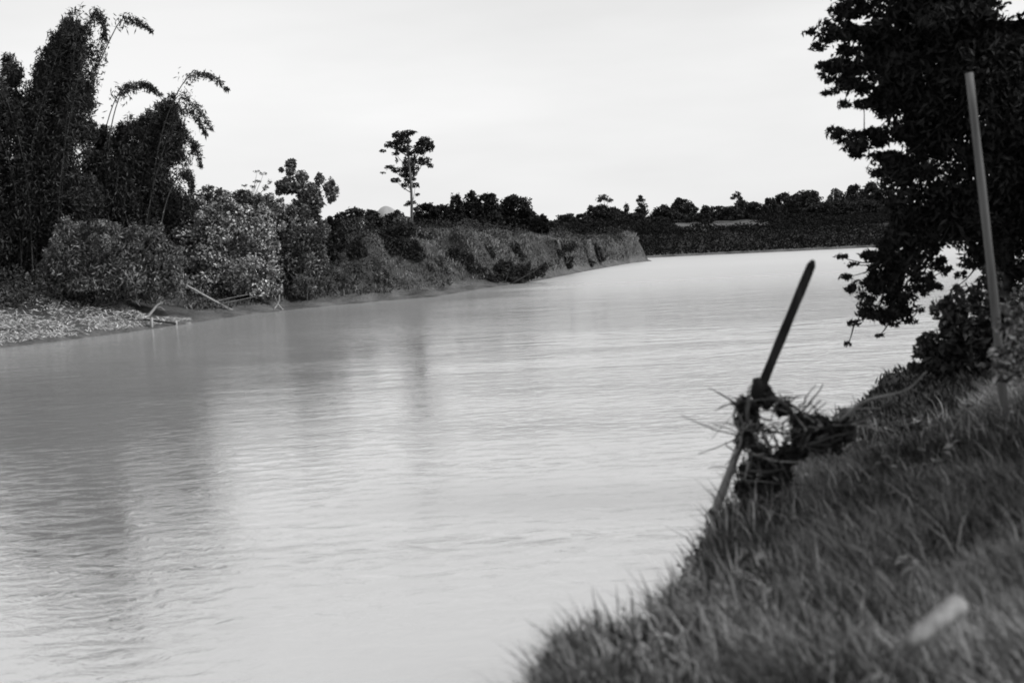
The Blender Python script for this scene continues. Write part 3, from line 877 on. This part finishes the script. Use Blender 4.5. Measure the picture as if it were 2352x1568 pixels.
def grass(name, label, P, hgt, wid, lean, mat, seed, cat="grass", tint=None):
    rng = np.random.default_rng(seed)
    V, F4, F3 = blades(rng, P, hgt, wid, lean)
    t = rng.uniform(0, 1, len(P)) ** 1.3 if tint is None else tint
    o = mesh_obj(name, V, [F4, F3], mat, None, np.repeat(t, 5), False)
    tag(o, label, cat, kind="stuff")
    return o

rng = np.random.default_rng(5)
def near_points(n, ymin, ymax, power=2.0):
    y = ymin + (ymax - ymin) * rng.uniform(0, 1, n) ** power
    lo = np.interp(y, crest[:, 1], crest[:, 0]) - 2.2
    hi = 0.45 * y + 1.6
    x = lo + (np.maximum(hi, lo + 1) - lo) * rng.uniform(0, 1, n)
    return x, y
x, y = near_points(190000, 2.6, 13.5, 1.3)
z = height(x, y)
cl = fbm(x * 1.6, y * 1.6, 71, 3)
keep = (z > 0.8) & (y < 10.6 + 0.95 * np.maximum(x - 2.8, 0.0) + 0.8 * fbm(x, y, 93, 2)) & (rng.uniform(-0.9, 0.5, len(x)) < cl + 0.25)
x, y, z, cl = x[keep], y[keep], z[keep], cl[keep]
hg = 0.12 + 0.17 * np.clip(cl + 0.3, 0, 1) + 0.08 * sstep(6.5, 4.0, y)
tint = np.clip(rng.uniform(0, 1, len(x)) ** 1.4 * 0.6 + 0.9 * (fbm(x * 0.9, y * 0.9, 91, 3) + 0.08), 0, 1)
grass("meadow_grass", "long grass leaning to the left on the near bank", np.stack([x, y, z - 0.02], 1), hg, 0.012, (-0.28, 0.05, 0), M_GRASS, 6, tint=tint)
# seed-head grass standing along the crest
n = 2600
tt = rng.uniform(2.2, 8.2, n); cx = np.interp(tt, np.arange(len(crest)), crest[:, 0]); cy = np.interp(tt, np.arange(len(crest)), crest[:, 1])
x = cx + rng.normal(size=n) * 0.4; y = cy + rng.normal(size=n) * 0.3
grass("seed_grass", "tall dark seed grass standing along the edge of the near bank", np.stack([x, y, height(x, y) - 0.02], 1), 0.32 * rng.uniform(0.5, 1.2, n), 0.014, (-0.3, 0, 0), M_GRASS, 8)
# dead stalks and broad weeds among the grass
n = 2600
x, y = near_points(n, 3.0, 12.5, 1.1); z = height(x, y); k_ = z > 1.2; x, y, z = x[k_], y[k_], z[k_]
grass("dead_stalks", "thin pale dead stalks scattered through the near grass", np.stack([x, y, z - 0.02], 1), 0.30, 0.007, (-0.3, 0, 0), M_DRY, 81, cat="stalks")
n = 420
x, y = near_points(n, 3.2, 12.5, 1.2); z = height(x, y); k_ = z > 1.2; x, y, z = x[k_], y[k_], z[k_]
rw = np.random.default_rng(82); rp = 9
c_ = np.repeat(np.stack([x, y, z + 0.06], 1), rp, 0) + rw.normal(size=(len(x) * rp, 3)) * np.array([0.07, 0.07, 0.05])
d, nrm = rot_frames(rw, len(c_), np.array([[0, 0, 1.0]]), 0.55, 0.0)
V, F_, t_ = leaf_mesh(c_, d, nrm, 0.10, 0.055, rw)
tag(mesh_obj("weeds", V, F_, M_LEAF_MID, None, t_), "small broad-leafed weeds scattered through the near grass", "weeds", kind="stuff")
# coarse growth farther along the near bank
x, y = near_points(42000, 9.0, 34, 1.2); z = height(x, y)
k_ = (z > 1.2) & (y > 10.2 + 0.95 * np.maximum(x - 2.8, 0.0)); x, y, z = x[k_], y[k_], z[k_]
grass("bank_growth", "dark coarse growth on the near bank under the overhanging tree", np.stack([x, y, z - 0.02], 1), 0.11, 0.03, (-0.2, 0, 0), M_LEAF_DARK, 9)

# grass on the cut bank and on top of it
n = 330000
x = rng.uniform(-22, 16, n); y = rng.uniform(74, 146, n)
k_ = poly_dist(np.stack([x, y], 1), left_line) < 9.0; x, y = x[k_], y[k_]; n = len(x)
z = height(x, y)
e1 = height(x + 0.6, y); 
k_ = (z > 0.45) & (z < 6) & (rng.uniform(-0.6, 0.4, n) < 1.3 * fbm(x * 0.45, y * 0.45, 15, 3) + 0.3 * (z > 2.3))
x, y, z = x[k_], y[k_], z[k_]
grass("bank_grass", "dry pale grass covering the eroded far bank", np.stack([x, y, z - 0.03], 1), 0.16 + 0.42 * np.clip(fbm(x * 0.8, y * 0.8, 25, 3) + 0.25, 0, 1), 0.07, (0.1, -0.1, 0), M_BANKGRASS, 16, tint=np.clip(rng.uniform(0, 1, len(x)) * 0.6 + 0.9 * fbm(x * 0.5, y * 0.5, 35, 3) + 0.15, 0, 1))
# patches of low scrub creeping over the cut bank
n = 90000
x = rng.uniform(-22, 16, n); y = rng.uniform(74, 146, n); z = height(x, y)
pt = fbm(x * 0.33, y * 0.33, 55, 4)
k_ = (z > 0.35) & (z < 6) & (pt > 0.0); x, y, z, pt = x[k_], y[k_], z[k_], pt[k_]
d, nrm = rot_frames(np.random.default_rng(56), len(x), np.array([[0, 0, 1.0]]), 0.3, 0.2)
V, F_, t_ = leaf_mesh(np.stack([x, y, z + rng.uniform(0, 1, len(x)) * np.clip((pt - 0.0) * 4.0, 0.08, 1.2)], 1), d, nrm, 0.22, 0.13, np.random.default_rng(57))
tag(mesh_obj("bank_scrub", V, F_, M_LEAF_SCRUB, None, t_), "low dark scrub creeping in patches over the eroded bank", "scrub", kind="stuff")
# dark scrub on the far slope
fx0, fx1 = pix(1560, 512, 158)[0], pix(1768, 512, 158)[0]
n = 110000
x = rng.uniform(6, 75, n); y = rng.uniform(136, 172, n); z = height(x, y)
k_ = (z > 0.25) & ~((x > fx0) & (x < fx1) & (y > 153.5)); x, y, z = x[k_], y[k_], z[k_]
d, nrm = rot_frames(np.random.default_rng(17), len(x), np.array([[0, 0, 1.0]]), 0.3, 0.0)
hh = 0.05 + 2.0 * np.clip(fbm(x * 0.16, y * 0.16, 18, 4) + 0.22, 0, 1) * rng.uniform(0, 1, len(x)) * sstep(0.2, 1.2, z)
V, F_, t_ = leaf_mesh(np.stack([x, y, z + hh], 1), d, nrm, 0.34, 0.2, np.random.default_rng(19))
tag(mesh_obj("far_scrub", V, F_, M_LEAF_FAR, None, t_), "dark low scrub covering the slope of the far bank", "scrub", kind="stuff")
# undergrowth closing the foot of the left bushes
n = 45000
x = rng.uniform(-45, -10, n); y = rng.uniform(66, 96, n); z = height(x, y)
k_ = (z > 1.3); x, y, z = x[k_], y[k_], z[k_]
d, nrm = rot_frames(np.random.default_rng(27), len(x), np.array([[0, 0, 1.0]]), 0.3, 0.0)
V, F_, t_ = leaf_mesh(np.stack([x, y, z + rng.uniform(0.0, 1.3, len(x))], 1), d, nrm, 0.3, 0.16, np.random.default_rng(28))
tag(mesh_obj("undergrowth", V, F_, M_LEAF_DARK, None, t_), "dark undergrowth at the foot of the left bank bushes", "undergrowth", kind="stuff")
# pale flood litter on the left beach
n = 34000
u = rng.uniform(-20, 700, n); v = rng.uniform(0, 1, n)
P = []
for a, b in zip(u, v):
    top_ = 700 + 0.07 * min(max(a, 0), 340) - 0.06 * max(a - 340, 0); bot_ = 756 - 0.12 * max(a - 340, 0)
    q = onz(a, top_ + (bot_ - top_) * b ** 1.2, 0.9 - 0.0008 * max(a, 0))
    P.append((q[0], q[1]))
P = np.array(P); z = height(P[:, 0], P[:, 1])
k_ = (z > 0.12) & (z < 2.6) & (rng.uniform(-0.5, 0.35, n) < fbm(P[:, 0] * 0.5, P[:, 1] * 0.5, 61, 3)); P = P[k_]; z = z[k_]
r_ = np.random.default_rng(62); m_ = len(P)
a_ = r_.normal(0.0, 1.1, m_)
d = np.stack([np.cos(a_), np.sin(a_), r_.normal(0, 0.45, m_)], 1); d /= np.linalg.norm(d, axis=1)[:, None]
nrm = np.stack([r_.normal(0, .4, m_), r_.normal(0, .4, m_) - 0.3, np.ones(m_)], 1)
nrm -= (nrm * d).sum(1)[:, None] * d; nrm /= np.linalg.norm(nrm, axis=1)[:, None]
V, F_, t_ = leaf_mesh(np.stack([P[:, 0], P[:, 1], z + r_.uniform(0.01, 0.14, m_)], 1), d, nrm, 0.34, 0.04, r_)
tag(mesh_obj("flood_litter", V, F_, M_DRY, None, t_), "pale dry reeds and litter washed up on the left beach", "litter", kind="stuff")

# pale field strip on top of the far bank
gx = np.linspace(fx0 - 0.5, fx1 + 0.5, 40); rows = np.linspace(153, 167, 15)
SV = np.array([(a, b + 1.2 * math.sin(a * 0.4), 0.0) for b in rows for a in gx]); SV[:, 2] = height(SV[:, 0], SV[:, 1]) + 0.05
SF = [(r * 40 + c, r * 40 + c + 1, (r + 1) * 40 + c + 1, (r + 1) * 40 + c) for r in range(14) for c in range(39)]
tag(mesh_obj("field", np.array(SV), np.array(SF), M_SAND), "narrow pale bare field on top of the far bank", "field", kind="structure")

# ------------------------------------------------------------------ small things on the left beach
def sticks(name, label, cat, parts, group=None):
    """parts: (part_name, list of world points, radius0, radius1, material)"""
    p0 = np.array(parts[0][1][0], float)
    e = empty(name, p0); tag(e, label, cat, group)
    for pn, pts, r0, r1, mt in parts:
        S = spline(pts, max(6, 3 * len(pts))) if len(pts) > 2 else np.array(pts, float)
        g = Geo(); g.tube(S, np.linspace(r0, r1, len(S)), 7); g.build(pn, mt, e, smooth=True)
    return e

def gp(px_, py_, y_, lift=0.0):
    q = pix(px_, py_, y_); return q + np.array([0, 0, lift])

ya, yc = hit(540, 712), hit(645, 706)
sticks("fallen_bamboo", "long pale fallen stem slanting from the dark bushes down to the water", "fallen stem", [
    ("stem", [gp(392, 637, ya - 1.6), gp(440, 662, ya - 1.2), gp(500, 695, ya - 0.6), gp(542, 716, ya - 0.1)], 0.085, 0.06, M_DRIFT),
    ("branch", [gp(535, 712, ya), gp(565, 718, ya + 0.2), gp(610, 716, (ya + yc) / 2), gp(645, 709, yc)], 0.055, 0.02, M_DRIFT),
    ("branch", [gp(495, 692, ya - 0.6), gp(530, 684, ya - 0.5), gp(570, 676, ya - 0.3)], 0.03, 0.012, M_DRIFT),
    ("branch", [gp(505, 698, ya - 0.6), gp(545, 690, ya - 0.4), gp(590, 680, ya - 0.1)], 0.025, 0.01, M_DRIFT),
    ("branch", [gp(512, 702, ya - 0.5), gp(535, 718, ya - 0.5), gp(545, 728, ya - 0.4)], 0.025, 0.01, M_DRIFT)])
yd = hit(338, 728)
sticks("driftwood_snag", "bent pale driftwood branch above the two short posts", "driftwood", [
    ("branch", [gp(338, 729, yd), gp(352, 712, yd + 0.2), gp(362, 700, yd + 0.4), gp(380, 690, yd + 0.8)], 0.10, 0.03, M_DRIFT),
    ("branch", [gp(356, 708, yd + 0.3), gp(368, 706, yd + 0.2), gp(378, 712, yd)], 0.05, 0.02, M_DRIFT)])
yd = hit(640, 711)
sticks("driftwood_snag", "forked pale driftwood standing at the waterline below the grey bush", "driftwood", [
    ("branch", [gp(650, 712, yd), gp(640, 700, yd + 0.2), gp(632, 682, yd + 0.4)], 0.06, 0.02, M_DRIFT),
    ("branch", [gp(628, 712, yd - 0.2), gp(640, 694, yd + 0.1), gp(642, 676, yd + 0.3)], 0.05, 0.02, M_DRIFT)])
fy = hit(348, 752); fz = hit(404, 747)
fr = [gp(348, 753, fy), gp(348, 729, fy), gp(404, 749, fz), gp(404, 735, fz)]
sticks("post_frame", "two short pale posts joined by a dark bar at the left waterline", "post frame", [
    ("post", [fr[0] - np.array([0, 0, 0.3]), fr[1]], 0.085, 0.085, M_DRIFT),
    ("post", [fr[2] - np.array([0, 0, 0.3]), fr[3]], 0.085, 0.085, M_DRIFT),
    ("crossbar", [gp(330, 734, fy - 0.3), gp(404, 743, fz - 0.1)], 0.045, 0.04, M_POLE)])
yd = hit(420, 742)
sticks("floating_stick", "small pale stick lying at the waterline right of the two posts", "stick", [
    ("stick", [gp(408, 744, yd), gp(438, 741, yd + 0.3)], 0.045, 0.03, M_DRIFT)])

# ------------------------------------------------------------------ right bank: tree, post, shrubs
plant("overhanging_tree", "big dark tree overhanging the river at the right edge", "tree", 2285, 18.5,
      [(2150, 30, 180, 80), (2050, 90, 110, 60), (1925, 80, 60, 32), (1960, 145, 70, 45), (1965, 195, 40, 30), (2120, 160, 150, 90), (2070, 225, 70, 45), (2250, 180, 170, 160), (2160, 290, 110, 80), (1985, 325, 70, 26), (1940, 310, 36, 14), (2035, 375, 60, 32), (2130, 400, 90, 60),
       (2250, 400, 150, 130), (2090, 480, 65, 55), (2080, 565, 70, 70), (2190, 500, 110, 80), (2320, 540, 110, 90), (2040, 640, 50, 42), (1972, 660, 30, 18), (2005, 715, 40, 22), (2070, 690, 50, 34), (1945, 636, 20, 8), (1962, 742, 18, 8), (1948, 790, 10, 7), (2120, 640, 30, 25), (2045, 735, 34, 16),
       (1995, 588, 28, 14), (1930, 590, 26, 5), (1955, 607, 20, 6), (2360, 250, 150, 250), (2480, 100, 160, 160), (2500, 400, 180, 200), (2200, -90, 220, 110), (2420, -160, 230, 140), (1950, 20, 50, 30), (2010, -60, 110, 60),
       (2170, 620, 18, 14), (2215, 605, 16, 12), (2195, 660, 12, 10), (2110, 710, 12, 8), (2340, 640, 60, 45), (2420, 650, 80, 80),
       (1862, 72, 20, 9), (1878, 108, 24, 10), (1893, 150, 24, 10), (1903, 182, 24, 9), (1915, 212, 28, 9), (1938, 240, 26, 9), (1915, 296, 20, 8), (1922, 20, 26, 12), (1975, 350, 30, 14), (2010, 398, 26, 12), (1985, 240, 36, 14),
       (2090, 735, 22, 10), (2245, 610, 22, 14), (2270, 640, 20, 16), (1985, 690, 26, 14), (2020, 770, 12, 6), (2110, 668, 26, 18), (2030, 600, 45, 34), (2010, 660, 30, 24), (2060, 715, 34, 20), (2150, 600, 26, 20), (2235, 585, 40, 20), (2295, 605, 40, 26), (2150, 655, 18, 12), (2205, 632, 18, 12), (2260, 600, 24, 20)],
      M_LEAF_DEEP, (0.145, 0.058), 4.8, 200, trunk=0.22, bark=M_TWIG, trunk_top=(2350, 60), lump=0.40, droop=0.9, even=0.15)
def wpx(x, y, z):
    v = np.array([x, y, z]) - EYE
    return W0 / 2 + FPX * (v @ RT) / (v @ fw), H0 / 2 - FPX * (v @ UP) / (v @ fw)
sh = []  # unseen tree, added out of view to shade the near grass and water
for x_, y_, z_, r_, h_ in [(10.2, 6.2, 8.6, 2.9, 2.0), (10.8, 8.0, 9.2, 2.6, 2.0), (10.2, 4.4, 8.0, 2.4, 1.8), (11.0, 6.0, 10.2, 2.4, 1.6)]:
    a_, b_ = wpx(x_, y_, z_)
    sh.append((a_, b_, r_ * FPX / y_, h_ * FPX / y_, y_ - 5.0))
plant("added_shade_tree", "unseen broad tree added beyond the right edge to shade the near grass and water", "tree", wpx(10.0, 5.0, 3.0)[0], 5.0, sh,
      M_LEAF_DEEP, (0.34, 0.17), 2.2, 210, trunk=0.22, bark=M_BARK, trunk_top=wpx(10.0, 5.0, 8.6))
plant("river_shrub", "grey leafy shrub on the near bank left of the leaning grey post", "shrub", 2240, 15.0,
      [(2200, 720, 60, 50), (2260, 690, 45, 45), (2180, 780, 70, 45), (2250, 780, 70, 50), (2150, 830, 70, 35), (2280, 640, 30, 30), (2230, 840, 80, 30), (2130, 800, 40, 30), (2290, 740, 45, 60), (2300, 830, 50, 40)],
      M_LEAF_SCRUB, (0.13, 0.075), 3.4, 201, stems=8)
plant("river_shrub", "dark shrub at the right edge behind the grey post", "shrub", 2360, 15.5,
      [(2350, 690, 40, 40), (2380, 760, 50, 60), (2335, 840, 40, 40)], M_LEAF_MID, (0.13, 0.075), 3.0, 202, stems=4)
plant("foot_bush", "pale leafed low bush round the foot of the leaning grey post", "bush", 2325, 10.2,
      [(2325, 740, 38, 45), (2345, 800, 40, 40), (2300, 820, 36, 36), (2330, 860, 50, 26)], M_LEAF_PALE, (0.10, 0.05), 4.5, 203, stems=0, even=0.1)
# leaning grey post
pb = pix(2312, 850, 11.0); pb[2] = gz(pb[0], 11.0) - 0.2
ptop = pix(2226, 168, 11.2)
pe = empty("grey_post", pb); tag(pe, "slender pale grey post leaning left in front of the dark tree", "post")
g = Geo(); S = spline([pb, pb * 0.6 + ptop * 0.4 + np.array([0.015, 0, 0]), ptop], 14)
g.tube(S, np.linspace(0.043, 0.033, 14) * (1 + 0.05 * np.sin(np.arange(14) * 2.1)), 12); g.build("shaft", M_POST, pe, smooth=True)

# leaning pole with flood debris
yb = 9.3
pole_top, pole_mid, pole_low = pix(1868, 598, yb + 0.25), pix(1750, 885, yb + 0.1), pix(1640, 1180, yb)
le = empty("leaning_pole", pole_low); tag(le, "dark wooden pole leaning to the right over the water, debris hung on it", "pole")
g = Geo(); S = np.array([pole_mid + (pole_top - pole_mid) * t for t in list(np.linspace(-0.1, 0.96, 11)) + [1.0]])
rr = np.full(12, 0.036) * (1 + 0.05 * np.sin(np.arange(12) * 1.7)); rr[-1] = 0.016; rr[-2] = 0.034
g.tube(S, rr, 12); o = g.build("upper_shaft", M_POLE, le, smooth=True); o["label"] = "dark upper shaft with a chipped top"
g = Geo(); S = np.array([pole_low + (pole_mid - pole_low) * t for t in np.linspace(-0.03, 1.0, 10)])
g.tube(S, 0.032 * (1 + 0.06 * np.sin(np.arange(10) * 1.3)), 12); o = g.build("lower_shaft", M_POLE_PALE, le, smooth=True); o["label"] = "paler lower shaft"
foot = pix(1690, 1262, yb - 0.6); foot[2] = min(foot[2], gz(foot[0], foot[1]) - 0.1)
g = Geo(); g.tube(np.array([pole_low + (pole_low - foot) * 0.08, pole_low * 0.5 + foot * 0.5, foot]), [0.035, 0.04, 0.04], 10); o = g.build("prop", M_POLE, le, smooth=True)
g = Geo(); g.tube(np.array([pix(1738, 868, yb), pix(1742, 905, yb), pix(1752, 925, yb)]), [0.03, 0.06, 0.05], 10); g.build("knot", M_POLE, le, smooth=True)

de = empty("flood_debris", pix(1770, 1000, yb)); tag(de, "tangle of dark twigs and roots washed up round the leaning pole", "debris")
rd = np.random.default_rng(301)
def dp(a, b, s=0.25): return pix(a, b, yb + rd.uniform(-s, s))
main = [[(1700, 915), (1690, 960), (1700, 1010), (1690, 1060), (1705, 1120)], [(1712, 905), (1720, 960), (1735, 1010), (1765, 1050)], [(1755, 900), (1800, 920), (1835, 950), (1860, 985), (1900, 990)],
        [(1700, 985), (1750, 992), (1800, 1000), (1850, 998)], [(1710, 1040), (1760, 1050), (1810, 1040), (1860, 1010), (1910, 1005)], [(1720, 1085), (1770, 1080), (1830, 1065)], [(1735, 900), (1712, 935), (1728, 990), (1700, 1030)],
        [(1760, 905), (1815, 935), (1830, 990), (1822, 1035)], [(1850, 985), (1900, 965), (1950, 940), (2010, 930)], [(1850, 960), (1880, 985), (1930, 990), (1975, 975)], [(1690, 1080), (1720, 1130), (1730, 1175)], [(1705, 1000), (1688, 1040), (1700, 1100), (1712, 1160), (1730, 1210)],
        [(1750, 1000), (1770, 1030), (1760, 1070), (1790, 1100)], [(1770, 920), (1810, 950), (1850, 975)],
        [(1890, 1000), (1950, 975), (2000, 950), (2060, 930)], [(1900, 985), (1960, 985), (2020, 955)], [(1930, 960), (1990, 925), (2070, 890), (2120, 850)], [(1860, 1020), (1930, 1005), (1985, 985)]]
for i, m_ in enumerate(main):
    S = spline([dp(a + rd.normal() * 5, b + rd.normal() * 5) for a, b in m_], 14)
    g = Geo(); g.tube(S, np.linspace(0.013, 0.005, 14) * rd.uniform(0.7, 1.5), 6)
    g.build("root", M_TWIG if i % 4 else M_TWIG_PALE, de, smooth=True)
# clods and leaf litter caught in it
g = Geo()
for a, b, r0, nn in [(1715, 935, 22, 130), (1722, 970, 26, 160), (1710, 1010, 22, 110), (1745, 1045, 28, 140), (1762, 912, 22, 110), (1800, 935, 20, 80), (1835, 965, 20, 90), (1855, 1000, 26, 110), (1880, 985, 40, 150), (1720, 1080, 24, 110), (1770, 1075, 30, 120), (1800, 1050, 28, 120),
                     (1735, 1125, 28, 90), (1700, 1120, 14, 40), (1830, 1035, 26, 100), (1900, 1010, 40, 120), (1720, 1160, 20, 60), (1750, 905, 14, 80), (1940, 985, 30, 80), (1865, 975, 26, 90), (1770, 1110, 26, 70), (1708, 965, 16, 80), (1830, 1000, 14, 60), (1800, 1095, 26, 60), (1745, 1180, 24, 60), (1775, 1140, 24, 60), (1712, 1130, 16, 60)]:
    c, r = px_blob((a, b, r0, r0), yb)
    nn = int(nn * 2.4); P, q = clump_points(rd, c, r, nn, 0.45, 8)
    d, nrm = rot_frames(rd, nn, None, 0, 0.4)
    g.leaves(*leaf_mesh(P, d, nrm, 0.085, 0.035, rd))
g.build("caught_leaves", M_LEAF_DARK, de, kind="stuff")
g = Geo()
for i in range(190):
    a, b = rd.uniform(1690, 1860), rd.uniform(905, 1150)
    if b > 1050 and a > 1800: continue
    if 1760 < a < 1812 and 930 < b < 1010 and rd.uniform() < 0.9: continue
    p0 = dp(a, b); dv = rd.normal(size=3) * np.array([0.14, 0.1, 0.12])
    g.tube(spline([p0, p0 + dv * 0.5 + rd.normal(size=3) * 0.04, p0 + dv], 5), np.linspace(0.007, 0.003, 5), 4)
g.build("twigs", M_TWIG, de, kind="stuff")
g = Geo()
for i in range(120):
    a, b = rd.uniform(1695, 1960), rd.uniform(930, 1180)
    if b > 1060 and a > 1830 - (b - 1060): continue
    p0 = dp(a, b); dv = rd.normal(size=3) * np.array([0.16, 0.08, 0.10])
    g.tube(spline([p0, p0 + dv * 0.5 + rd.normal(size=3) * 0.03, p0 + dv], 5), np.linspace(0.008, 0.003, 5), 4)
g.build("pale_twigs", M_TWIG_PALE, de, kind="stuff")
# thin wire hanging left of the tangle
g = Geo(); g.tube(spline([pix(1702, 930, yb), pix(1672, 965, yb), pix(1634, 1008, yb)], 8), 0.0025, 4); g.build("strand", M_TWIG_PALE, de)

# cut stake lying in the grass, lower right
s0_ = pix(2205, 1385, 4.55); s1_ = pix(2085, 1478, 4.42)
se = empty("cut_stake", (s0_ + s1_) / 2); tag(se, "short pale cut stake lying in the grass at the lower right", "stake")
g = Geo(); g.tube(np.array([s1_ + t * (s0_ - s1_) for t in np.linspace(0, 1, 6)]), [0.030, 0.034, 0.038, 0.040, 0.041, 0.040], 12); g.build("shaft", M_CUTWOOD, se, smooth=True)
